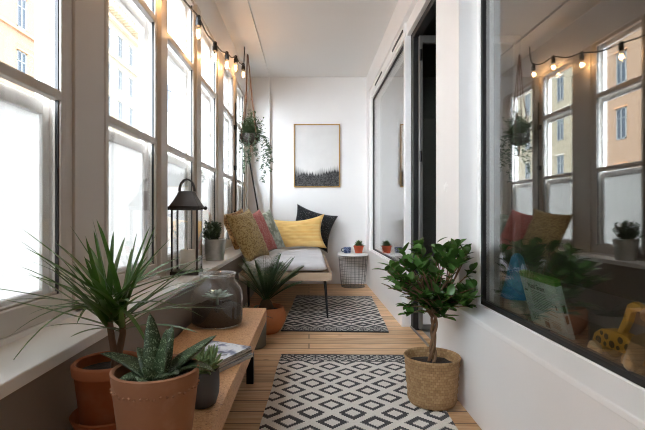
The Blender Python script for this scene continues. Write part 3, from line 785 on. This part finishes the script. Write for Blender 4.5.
# framed print
def m_print():
    k = NT('misty_forest_print'); v = k.coord(); sep = k.n('ShaderNodeSeparateXYZ'); k.l(v, sep.inputs[0])
    x, z_ = sep.outputs[0], sep.outputs[2]
    def line(f1, a1, off, seedv):
        c = k.n('ShaderNodeCombineXYZ'); k.l(x, c.inputs[0]); c.inputs[1].default_value = seedv
        sp = k.math('PINGPONG', k.math('MULTIPLY', x, f1), .5)
        return k.math('ADD', k.math('ADD', k.math('MULTIPLY', k.noise(c.outputs[0], 5, 3), a1), k.math('MULTIPLY', k.math('MULTIPLY', sp, k.noise(c.outputs[0], 40, 1)), .12)), off)
    slope = k.math('MULTIPLY', k.math('ABSOLUTE', k.math('ADD', x, .06)), .22)
    fog = k.noise(v, 5, 4)
    base = k.mix(fog, lin((206, 203, 200)), lin((224, 222, 219)))
    d1_ = k.math('SUBTRACT', k.math('ADD', line(34, .22, -.33, 2.0), slope), z_)
    d2_ = k.math('SUBTRACT', k.math('ADD', line(26, .26, -.405, 7.0), slope), z_)
    far = k.ramp(k.math('MULTIPLY', d1_, 10), [(0, 0.0), (1.0, .92)])
    near = k.ramp(k.math('MULTIPLY', d2_, 14), [(0, 0.0), (.4, 1.0)])
    dn = k.noise(v, 60, 3)
    c = k.mix(far, base, k.mix(dn, lin((60, 59, 59)), lin((120, 118, 117))))
    c = k.mix(near, c, k.mix(k.ramp(dn, [(.4, 0.0), (.6, 1.0)]), lin((26, 26, 27)), lin((78, 77, 77))))
    k.bsdf(c, .5, 0, .4); return k.m
t = thing('framed_print', 'misty forest print in a thin brass-coloured wooden frame on the far wall', 'picture', (.108, 6.199, 1.765))
pw, phh = .318, .434
bm = new(); e = .014
for a in ((-pw, -pw+e, -phh, phh), (pw-e, pw, -phh, phh), (-pw+e, pw-e, -phh, -phh+e), (-pw+e, pw-e, phh-e, phh)): box(bm, a[0], a[1], -.024, -.001, a[2], a[3])
obj('frame', bm, m_wood('brass_toned_wood', (150, 116, 62), (186, 148, 84), (8, 8, 2), .4), t)
bm = new(); box(bm, -pw+e, pw-e, -.010, -.002, -phh+e, phh-e); obj('print', bm, m_print(), t)

# ------------------------------------------------------------------ ficus in basket
def m_basket():
    k = NT('woven_seagrass'); v = k.coord(); tc = k.n('ShaderNodeTexCoord')
    sep = k.n('ShaderNodeSeparateXYZ'); k.l(tc.outputs['Object'], sep.inputs[0])
    ang = k.math('MULTIPLY', k.math('ARCTAN2', sep.outputs[1], sep.outputs[0]), 1/(2*PI))
    cm = k.n('ShaderNodeCombineXYZ'); k.l(k.math('MULTIPLY', ang, 46.0), cm.inputs[0]); k.l(k.math('MULTIPLY', sep.outputs[2], 75.0), cm.inputs[1])
    br = k.n('ShaderNodeTexBrick', offset=.5); br.inputs['Scale'].default_value = 1; br.inputs['Mortar Size'].default_value = .07; br.inputs['Mortar Smooth'].default_value = 1.0
    br.inputs['Brick Width'].default_value = 1.0; br.inputs['Row Height'].default_value = 1.0
    br.inputs['Color1'].default_value = (*lin((150, 116, 82)), 1); br.inputs['Color2'].default_value = (*lin((190, 156, 118)), 1); br.inputs['Mortar'].default_value = (*lin((92, 64, 38)), 1)
    k.l(cm.outputs[0], br.inputs['Vector'])
    c = k.mix(.35, br.outputs[0], k.mix(k.noise(v, 40, 3), lin((140, 102, 62)), lin((206, 170, 120))))
    k.bsdf(c, .75, 0, .3, k.math('SUBTRACT', k.noise(v, 90, 2), k.math('MULTIPLY', br.outputs[1], 2.0)), .7, .006); return k.m
MB = m_basket()
FX, FY = .618, 2.262
t = thing('potted_ficus', 'ficus tree with braided trunk in a woven seagrass basket on the near rug', 'plant', (FX, FY, .0095))
bm = new()
prof = [(0, 0), (.100, 0), (.113, .006), (.119, .02)]
for i in range(1, 13): prof.append((.119+.016*(i/12)+.0022*(1 if i % 2 else -1), .02+.195*i/12))
prof += [(.137, .226), (.140, .233), (.136, .239), (.130, .236), (.127, .225), (.118, .03), (0, .028)]
lathe(bm, prof, 64); obj('basket', bm, MB, t, True)
bm = new(); lathe(bm, [(.1255, .19), (.09, .197), (.05, .203), (0, .208)], 24)
for v in bm.verts: v.co.z += R.uniform(-.005, .006)
obj('soil', bm, M['soil'], t, True)
BK = pbr('ficus_bark', (122, 92, 66), .8, .25, 40, bs=80, bstr=.5)
bm = new()
for q in range(3):
    pts = []; 
    for i in range(26):
        s = i/25; a = q*2*PI/3+s*2*PI*1.15; r_ = .0125*(1+.25*math.sin(s*9))*(1-.2*s)+ (.010*max(0, .12-s)/.12)
        pts.append((.012*s+r_*math.cos(a), r_*math.sin(a), 0.18+.25*s))
    tube(bm, pts, [.0085-.002*i/25 for i in range(26)], 8)
obj('trunk', bm, BK, t, True)
LF = m_leaf('ficus_leaf', (30, 56, 24), (86, 128, 58), .24, 6)
bmb, bml = new(), new()
limf = lambda p: (p.y > .02 and p.x > .125) or p.x > .21 or p.z < .36 and p.x > .13
cc = Vector((-.01, -.05, .63)); nb = 0
lp = lambda t: math.sin(PI*(.04+.96*t)**.9)**.75 if t < 1 else 0
while nb < 70:
    u = R.uniform(-1, 1); a = R.uniform(0, 2*PI); rr = R.uniform(.45, 1)**.5
    e = cc+Vector((math.sqrt(1-u*u)*math.cos(a)*.25*rr, math.sqrt(1-u*u)*math.sin(a)*.21*rr, u*.20*rr))
    if limf(e) or e.z < .42: continue
    nb += 1
    q = R.choice((0, 1, 2)); a0 = q*2*PI/3+2*PI*1.15; b0 = Vector((.012+.012*math.cos(a0), .012*math.sin(a0), .425))
    mid = b0.lerp(e, .5)+Vector((R.uniform(-.02, .02), R.uniform(-.02, .02), .03))
    tube(bmb, [b0, b0.lerp(mid, .5)+Vector((0, 0, .012)), mid, mid.lerp(e, .5), e], [.0055, .0045, .0035, .0026, .0016], 6)
    out = (e-b0).normalized()
    for s in range(10):
        f = R.uniform(.35, 1.05); p = mid.lerp(e, f) if f > .5 else b0.lerp(mid, f*1.2+.2)
        az = R.uniform(0, 2*PI); dd = (out*.7+Vector((math.cos(az), math.sin(az), R.uniform(-.1, .8)))*.9).normalized()
        blade(bml, p, dd, R.uniform(.050, .080), R.uniform(.030, .046), R.uniform(0, .35), lp, 6, .12, lim=limf)
obj('branches', bmb, BK, t, True); obj('foliage', bml, LF, t, True, clean=False)

# ------------------------------------------------------------------ string lights
FIL = NT('glowing_filament'); em = FIL.n('ShaderNodeEmission'); em.inputs[0].default_value = (1, .50, .16, 1); em.inputs[1].default_value = 7; FIL.l(em.outputs[0], FIL.out.inputs[0])
BG = m_glass('bulb_glass', 1.35, (1, .97, .92), .02)
t = thing('string_lights', 'black string of clear warm filament bulbs along the window tops', 'string lights', (0, 0, 0))
BP = [(-.76, 1.05, 2.30), (-.765, 1.75, 2.25), (-.765, 2.45, 2.27), (-.755, 3.07, 2.30), (-.75, 3.59, 2.32), (-.75, 4.11, 2.43), (-.745, 4.58, 2.56), (-.72, 4.93, 2.60)]
cp = [Vector((-.80, .3, 2.40))]
for i, p in enumerate(BP):
    p = Vector(p)
    mid = (cp[-1]+p)/2-Vector((0, 0, .025)); cp += [mid, p]
cp += [Vector((-.72, 5.0, 2.70)), Vector((-.72, 5.02, 2.826))]
fine = []
for i in range(len(cp)-1):
    a, b, c_, d = cp[max(i-1, 0)], cp[i], cp[i+1], cp[min(i+2, len(cp)-1)]
    for s in range(6):
        u = s/6; fine.append(.5*((2*b)+(c_-a)*u+(2*a-5*b+4*c_-d)*u*u+(3*b-a-3*c_+d)*u**3))
fine.append(cp[-1])
bm = new(); tube(bm, fine, .0062, 8); obj('cord', bm, M['black'], t, True)
for p in BP:
    bm = new(); lathe(bm, [(0, .014), (.012, .012), (.016, .004), (.017, -.02), (.021, -.024), (.021, -.062), (.017, -.065), (0, -.064)], 18, p[0], p[1])
    for v in bm.verts: v.co.z += p[2]
    s = obj('socket', bm, M['black'], t, True, auto=40)
    bm = new(); lathe(bm, [(.013, -.064), (.014, -.072), (.024, -.092), (.030, -.115), (.028, -.138), (.018, -.154), (0, -.160)], 20, p[0], p[1])
    for v in bm.verts: v.co.z += p[2]
    obj('bulb', bm, BG, s, True)
    bm = new(); pts = []
    for i in range(21): pts.append((p[0]+.010*math.cos(i*PI/2.5), p[1]+.010*math.sin(i*PI/2.5), p[2]-(.085 if i % 2 else .130)))
    tube(bm, pts, .0013, 4); obj('filament', bm, FIL.m, s)
    ld = bpy.data.lights.new('bulb_light', 'POINT'); ld.energy = .14; ld.color = (1, .58, .28); ld.shadow_soft_size = .012
    lo = bpy.data.objects.new('bulb_light', ld); lo.location = (p[0], p[1], p[2]-.108); COL.objects.link(lo); lo.parent = t

# ------------------------------------------------------------------ hanging plant
t = thing('hanging_plant', 'trailing plant in a brown bowl hung by knotted ropes at the far window', 'plant', (-.685, 5.20, 1.83))
bm = new(); lathe(bm, [(0, -.075), (.05, -.075), (.085, -.05), (.112, 0), (.118, .045), (.115, .05), (.110, .045), (.106, .02)], 36); obj('bowl', bm, pbr('brown_bowl', (48, 38, 30), .6, .2), t, True, auto=60)
bm = new(); lathe(bm, [(.1065, .022), (0, .03)], 20); obj('soil', bm, M['soil'], t)
bm = new(); top = Vector((-.03, .05, .985))
for i in range(4):
    a = PI/4+i*PI/2; r_ = .119
    tube(bm, [top+Vector((.006*math.cos(a), .006*math.sin(a), 0)), Vector((.05*math.cos(a)-.01, .05*math.sin(a)+.02, .45)), Vector((r_*math.cos(a), r_*math.sin(a), .05)), Vector((.09*math.cos(a), .09*math.sin(a), -.052)), Vector((0, 0, -.085))], .0055, 6)
    ball(bm, (.050*math.cos(a)-.01, .050*math.sin(a)+.02, .45), .010, 1)
ball(bm, (0, 0, -.09), .018, 2); tube(bm, [(0, 0, -.09), (.004, 0, -.20)], [.012, .016], 7)
obj('rope_hanger', bm, m_fabric('jute_rope', (112, 82, 66), (146, 112, 92)), t, True)
bm = new(); tube(bm, [(-.03, .05, .996), (-.03, .05, .97)], .006, 6); obj('ceiling_hook', bm, M['bmetal'], t)
bm = new(); limh = lambda p: p.x < -.115
for j in range(220):
    az = R.uniform(0, 2*PI); el = R.uniform(.1, 1.5); L = R.uniform(.12, .34); d = Vector((math.cos(az)*math.cos(el)*.6, math.sin(az)*math.cos(el)*.6, math.sin(el)))
    p0 = Vector((R.uniform(-.06, .07), R.uniform(-.06, .06), .03))
    if limh(p0+d*L): continue
    tube(bm, [p0, p0+d*L], .0014, 4)
    for s in range(7):
        a2 = R.uniform(0, 2*PI); blade(bm, p0+d*L*(.25+.11*s), d*.5+Vector((math.cos(a2), math.sin(a2), .3)), R.uniform(.028, .044), .016, .2, segs=3, lim=limh)
obj('foliage', bm, m_leaf('herb_leaf', (44, 58, 40), (96, 116, 76), .6), t, True, clean=False)
bm = new()
for (az, L, n_) in ((-.2, .42, 22), (.2, .30, 16), (-.7, .55, 26), (-.4, .36, 18), (.5, .22, 12), (-1.5, .34, 18), (-2.0, .45, 22), (-2.6, .22, 12), (1.0, .3, 14), (-1.0, .25, 12)):
    p = Vector((.10*math.cos(az), .10*math.sin(az), .05)); pts = [p]; o_ = Vector((math.cos(az), math.sin(az), 0))
    rch = .13 if abs(az) < .8 else .03
    for i in range(n_):
        s = (i+1)/n_; pts.append(p+o_*rch*min(1, s*3)*(1+.1*math.sin(i))+Vector((R.uniform(-.012, .012), R.uniform(-.012, .012), .03*math.sin(PI*min(1, s*3))-L*s)))
    pts = [Vector((max(q.x, -.11), q.y, q.z)) for q in pts]
    tube(bm, pts, .0014, 4)
    for q in pts[1:]:
        for w_ in range(2):
            a2 = R.uniform(0, 2*PI); blade(bm, q, (math.cos(a2), math.sin(a2), -.2), (.034), .026, .3, lambda t: math.sin(PI*min(.98, .1+.9*t))**.5, 4, lim=lambda p: p.x < -.12)
obj('trailing_stems', bm, m_leaf('string_leaf', (52, 66, 52), (104, 124, 98), .5), t, True, clean=False)

# ------------------------------------------------------------------ things on the inner sill behind the near window
IZ = .4885
# picture book leaning against the glass
t = thing('picture_book', 'flat white book with a green top band leaning against the inside of the window', 'book')
t.location = (.9574+.004, 1.9409, IZ+.0045); t.rotation_euler = (Matrix.Rotation(-.0531, 3, 'Z') @ Matrix.Rotation(-.2499, 3, 'Y')).to_euler()
W_, H_, T_ = .3105, .2256, .021
bm = new(); box(bm, 0, T_, -W_, 0, 0, H_-.024); o = obj('book_body', bm, pbr('book_white', (196, 208, 196), .4, .04, 5), t)
bm = new(); box(bm, -.0004, T_+.0004, -W_-.0004, .0004, H_-.024, H_); obj('top_band', bm, pbr('book_green', (86, 140, 42), .4, .05), t, label='green top band')
inkd = pbr('book_ink', (40, 52, 40), .5); inkg = pbr('book_ink_green', (96, 118, 92), .5)
bm = new(); yy = lambda s: -s*W_
def ln(s0, s1, z_, hh=.0022): box(bm, -.0009, .0, yy(s1), yy(s0), z_-hh/2, z_+hh/2)
z_ = .152
for i in range(11): ln(.24+.0*i, R.choice((.80, .86, .74, .66)), z_); z_ -= .0075
ln(.12, .9, .052, .001)
for i in range(4): ln(.12, .32, .044-i*.006); ln(.66, .86, .044-i*.006)
obj('text_lines', bm, inkg, t)
for a_ in ((-.0009, 0, yy(.56), yy(.44), .010, .036), (-.0009, 0, yy(.14), yy(.07), .143, .150), (-.0009, 0, yy(.885), yy(.86), .105, .122), (-.0009, 0, yy(.56), yy(.40), .042, .045),
           (T_*.25, T_*.7, -W_-.0009, -W_, .10, .13), (T_*.25, T_*.7, -W_-.0009, -W_, .06, .09)):
    bm = new(); box(bm, *a_); obj('printed_mark', bm, inkd, t)
cu = bpy.data.curves.new('title', 'FONT'); cu.body = 'Natal Smart'; cu.size = .030; cu.extrude = .0004; cu.materials.append(inkd)
tmp_ = bpy.data.objects.new('title', cu); me_ = bpy.data.meshes.new_from_object(tmp_); bpy.data.objects.remove(tmp_)
o = bpy.data.objects.new('title', me_); COL.objects.link(o); o.parent = t
o.rotation_euler = Matrix(((0, 0, -1), (-1, 0, 0), (0, 1, 0))).to_euler(); o.location = (-.0006, -.20*W_, .163)

t = thing('toy_tower', 'toy tower with a blue cone roof and cream base behind the window', 'toy', (.995, 2.15, IZ))
bm = new(); lathe(bm, [(0, 0), (.055, 0), (.057, .005), (.055, .075), (0, .078)], 32); obj('tower_base', bm, pbr('cream_toy', (186, 176, 150), .6), t, True, auto=50)
bm = new(); lathe(bm, [(.050, .070), (.072, .066), (.074, .072), (.058, .13), (.040, .21), (.026, .262), (.014, .276), (0, .280)], 32); obj('cone_roof', bm, pbr('blue_toy', (52, 122, 156), .5, .12, 20), t, True, auto=60)

t = thing('giraffe_pull_toy', 'yellow wooden spotted giraffe toy on pale wheels behind the window', 'toy', (.968, 1.395, IZ), (0, 0, PI/2+.10)); t.scale = (1.12, 1.12, 1.16)
YM = pbr('yellow_toy_paint', (214, 158, 52), .4, .08)
def ext(bm, pts, y0, y1):
    a = [bm.verts.new((x, y0, z_)) for x, z_ in pts]; b = [bm.verts.new((x, y1, z_)) for x, z_ in pts]
    bm.faces.new(a[::-1]); bm.faces.new(b)
    for i in range(len(pts)): bm.faces.new((a[i], a[(i+1) % len(pts)], b[(i+1) % len(pts)], b[i]))
body = [(.085, .016), (.088, .04), (.078, .066), (.055, .082), (.025, .088), (-.01, .086), (-.045, .082), (-.07, .07), (-.078, .05), (-.078, .016), (-.055, .016), (-.045, .036), (.04, .036), (.055, .016)]
bm = new(); ext(bm, body, -.020, .020); obj('body', bm, YM, t, bevel=.004)
bm = new(); ext(bm, [(-.012, .080), (.008, .080), (-.016, .125), (-.030, .165), (-.05, .176), (-.075, .168), (-.078, .156), (-.058, .152), (-.042, .146), (-.034, .12)], -.010, .010); obj('neck_and_head', bm, YM, t, bevel=.003)
SPM = pbr('dark_spot_paint', (48, 36, 28), .5)
for sg in (-1, 1):
    for (x, z_, r_) in ((.06, .05, .011), (.03, .066, .008), (.01, .05, .010), (-.02, .068, .009), (-.045, .055, .011), (.065, .03, .006), (-.06, .035, .007), (.035, .045, .006), (-.012, .046, .006), (-.062, .068, .006), (.048, .072, .006)):
        bm = new(); lathe(bm, [(0, .0194), (r_, .0194), (r_, .0207), (0, .0207)], 14)
        bmesh.ops.rotate(bm, verts=bm.verts, cent=(0, 0, 0), matrix=Matrix.Rotation(-sg*PI/2, 3, 'X')); bmesh.ops.translate(bm, verts=bm.verts, vec=(x, 0, z_)); obj('spot', bm, SPM, t)
for x in (.062, -.062):
    for sg in (-1, 1):
        bm = new(); lathe(bm, [(0, -.007), (.021, -.007), (.0235, -.004), (.0235, .004), (.021, .007), (.008, .007), (0, .009)], 28)
        bmesh.ops.rotate(bm, verts=bm.verts, cent=(0, 0, 0), matrix=Matrix.Rotation(-sg*PI/2, 3, 'X')); bmesh.ops.translate(bm, verts=bm.verts, vec=(x, sg*.030, .0238)); obj('wheel', bm, m_wood('pale_beech', (206, 172, 126), (226, 196, 152), (6, 6, 6)) if False else pbr('pale_beech_wheel', (214, 182, 138), .5, .1, 20), t, True, auto=40)

t = thing('plush_toy', 'tan soft toy animal sitting at the near end of the inner sill', 'toy', (.968, 1.158, IZ))
PF = m_fabric('tan_plush', (128, 100, 68), (152, 122, 84), 120)
bm = new(); ball(bm, (0, 0, .085), .07, 3, (.9, 1, 1.2)); ball(bm, (-.02, .0, .205), .055, 3, (1, 1.05, .95)); ball(bm, (-.06, .03, .195), .028, 2, (1.2, .9, .8))
bmesh.ops.remove_doubles(bm, verts=bm.verts, dist=.0001)
o = obj('body', bm, PF, t, True); rm = o.modifiers.new('remesh', 'REMESH'); rm.mode = 'VOXEL'; rm.voxel_size = .006; rm.use_smooth_shade = True
for sg in (-1, 1):
    bm = new(); tube(bm, [(-.02, sg*.05, .14), (-.06, sg*.075, .11), (-.085, sg*.07, .06)], [.02, .024, .022], 12); ball(bm, (-.085, sg*.07, .055), .023, 2); obj('arm', bm, PF, t, True)
    bm = new(); ball(bm, (-.01, sg*.045, .25), .02, 2, (.6, 1, 1)); obj('ear', bm, PF, t, True)
    bm = new(); tube(bm, [(-.02, sg*.04, .03), (-.065, sg*.055, .026)], [.028, .026], 12); ball(bm, (-.07, sg*.055, .026), .0262, 2); obj('leg', bm, PF, t, True)

# ------------------------------------------------------------------ buildings across the street
PEACH = pbr('peach_render', (140, 112, 88), .9, .06, .5); CREAM = pbr('cream_render', (136, 124, 102), .9, .05, .5)
FRM = pbr('building_window_frame', (120, 120, 116), .6, .05); BGL = pbr('building_window_pane', (58, 66, 74), .5, .25, 2, spec=.2)
ROOF = pbr('zinc_roof', (108, 116, 126), .6, .15, 1); ST = pbr('stone_band', (176, 166, 150), .9, .1, 2); STP = pbr('peach_ledge', (176, 132, 96), .9, .1, 2)
XF = -20.0
def bwin(parent, y, z_, w, h, ledge=None):
    bm = new(); f = .10
    for a in ((y-w/2, y-w/2+f, z_, z_+h), (y+w/2-f, y+w/2, z_, z_+h), (y-w/2, y+w/2, z_, z_+f), (y-w/2, y+w/2, z_+h-f, z_+h), (y-.05, y+.05, z_, z_+h), (y-w/2, y+w/2, z_+h*.66, z_+h*.66+.08)): box(bm, XF-.02, XF+.04, *a)
    o = obj('window', bm, FRM, parent)
    bm = new(); box(bm, XF-.03, XF+.01, y-w/2+f/2, y+w/2-f/2, z_+f/2, z_+h-f/2); obj('pane', bm, BGL, o)
    bm = new(); box(bm, XF, XF+.16, y-w/2-.08, y+w/2+.08, z_+h, z_+h+.12); obj('window_head', bm, ledge or ST, o)
b1 = thing('peach_building', 'peach rendered building with paired windows across the street, nearest the camera', 'building', (XF, 26, -12))
def bpart(name, bm, m, par):
    bmesh.ops.translate(bm, verts=bm.verts, vec=(0, 0, 0)); o = obj(name, bm, m, par); return o
b1.location = (0, 0, 0)
bm = new(); box(bm, XF-9, XF, -4, 36.6, -12, 24); obj('facade', bm, PEACH, b1)
bm = new()
for z_ in (13.55, 17.6): box(bm, XF, XF+.22, -4, 36.6, z_, z_+.22)
obj('ledge', bm, STP, b1)
bm = new(); tube(bm, [(XF+.12, 36.2, -12), (XF+.12, 36.2, 24)], .09, 8); obj('downpipe', bm, ST, b1)
bm = new(); box(bm, XF-9.3, XF+.5, -4, 36.6, 24, 24.6); obj('roof', bm, ROOF, b1)
for z_ in (-1.6, 2.3, 6.2, 10.1, 13.9, 18.2):
    for y in (33.6, 31.3, 27.2, 24.9, 20.8, 18.5, 14.4, 12.1): bwin(b1, y, z_, 1.0, 2.2 if z_ < 17 else 2.4, STP)
b2 = thing('cream_building', 'cream stone building with a bracketed cornice and grey mansard roof across the street', 'building')
bm = new(); box(bm, XF-9, XF, 36.62, 60, -12, 21.6); obj('facade', bm, CREAM, b2)
bm = new(); box(bm, XF-.1, XF+.9, 36.62, 60, 22.1, 22.5); box(bm, XF-.1, XF+.35, 36.62, 60, 20.6, 20.85); box(bm, XF-.1, XF+.5, 36.62, 60, 21.6, 22.1)
for i in range(36): box(bm, XF, XF+.75, 36.9+i*.65, 37.15+i*.65, 21.5, 22.1)
obj('cornice', bm, pbr('warm_stone', (206, 180, 150), .9, .1, 2), b2)
bm = new(); box(bm, XF, XF+.2, 36.62, 60, 9.9, 10.1); box(bm, XF, XF+.2, 36.62, 60, 17.0, 17.15); obj('stone_band', bm, ST, b2)
bm = new(); vs = [bm.verts.new(p) for p in ((XF+.2, 36.7, 22.5), (XF+.2, 59.9, 22.5), (XF-2, 59.9, 25.6), (XF-2, 36.7, 25.6), (XF-8, 36.7, 25.6), (XF-8, 59.9, 25.6), (XF-9, 36.7, 22.5), (XF-9, 59.9, 22.5))]
for f in ((0, 1, 2, 3), (3, 2, 5, 4), (4, 5, 7, 6), (0, 3, 4, 6), (1, 7, 5, 2), (0, 6, 7, 1)): bm.faces.new([vs[i] for i in f])
obj('mansard_roof', bm, ROOF, b2)
for y in (40, 44.2, 48.4, 52.6, 56.8):
    bm = new(); box(bm, XF-1.6, XF+.0, y-.8, y+.8, 22.6, 24.6); box(bm, XF-1.6, XF+.15, y-.95, y+.95, 24.6, 24.8); o = obj('dormer', bm, ROOF, b2)
    bm = new(); box(bm, XF, XF+.03, y-.5, y+.5, 23.0, 24.3); obj('pane', bm, BGL, o)
for z_ in (.6, 4.0, 7.4, 10.8, 14.1, 17.6):
    for y in (38.9, 41.8, 44.7, 47.6, 50.5, 53.4, 56.3): bwin(b2, y, z_, 1.0, 2.1)
b3 = thing('distant_building', 'pale distant building with small roof turret at the end of the street', 'building')
bm = new(); box(bm, -46, -17, 72, 84, -12, 17.5); obj('facade', bm, pbr('pale_render', (214, 208, 198), .9, .05, .5), b3)
bm = new(); box(bm, -46.4, -16.6, 71.6, 84.4, 17.5, 18.3); box(bm, -45, -18, 73, 83, 18.3, 19.6); obj('roof', bm, ROOF, b3)
bm = new(); lathe(bm, [(1.2, 19.5), (1.2, 21.2), (1.4, 21.3), (1.0, 22.3), (.2, 23.2), (.05, 24.6), (0, 24.7)], 16, -24, 74); obj('turret', bm, ROOF, b3, True, auto=40)
for z_ in (2.5, 6.2, 9.9, 13.6):
    for x in (-40, -36, -32, -28, -24, -20):
        bm = new(); box(bm, x-.7, x+.7, 71.95, 72.03, z_, z_+2.2); obj('window', bm, BGL, b3)
bm = new(); box(bm, -60, -1.06, -30, 120, -12.2, -12); struct('ground', bm, pbr('street_asphalt', (110, 108, 106), .9))
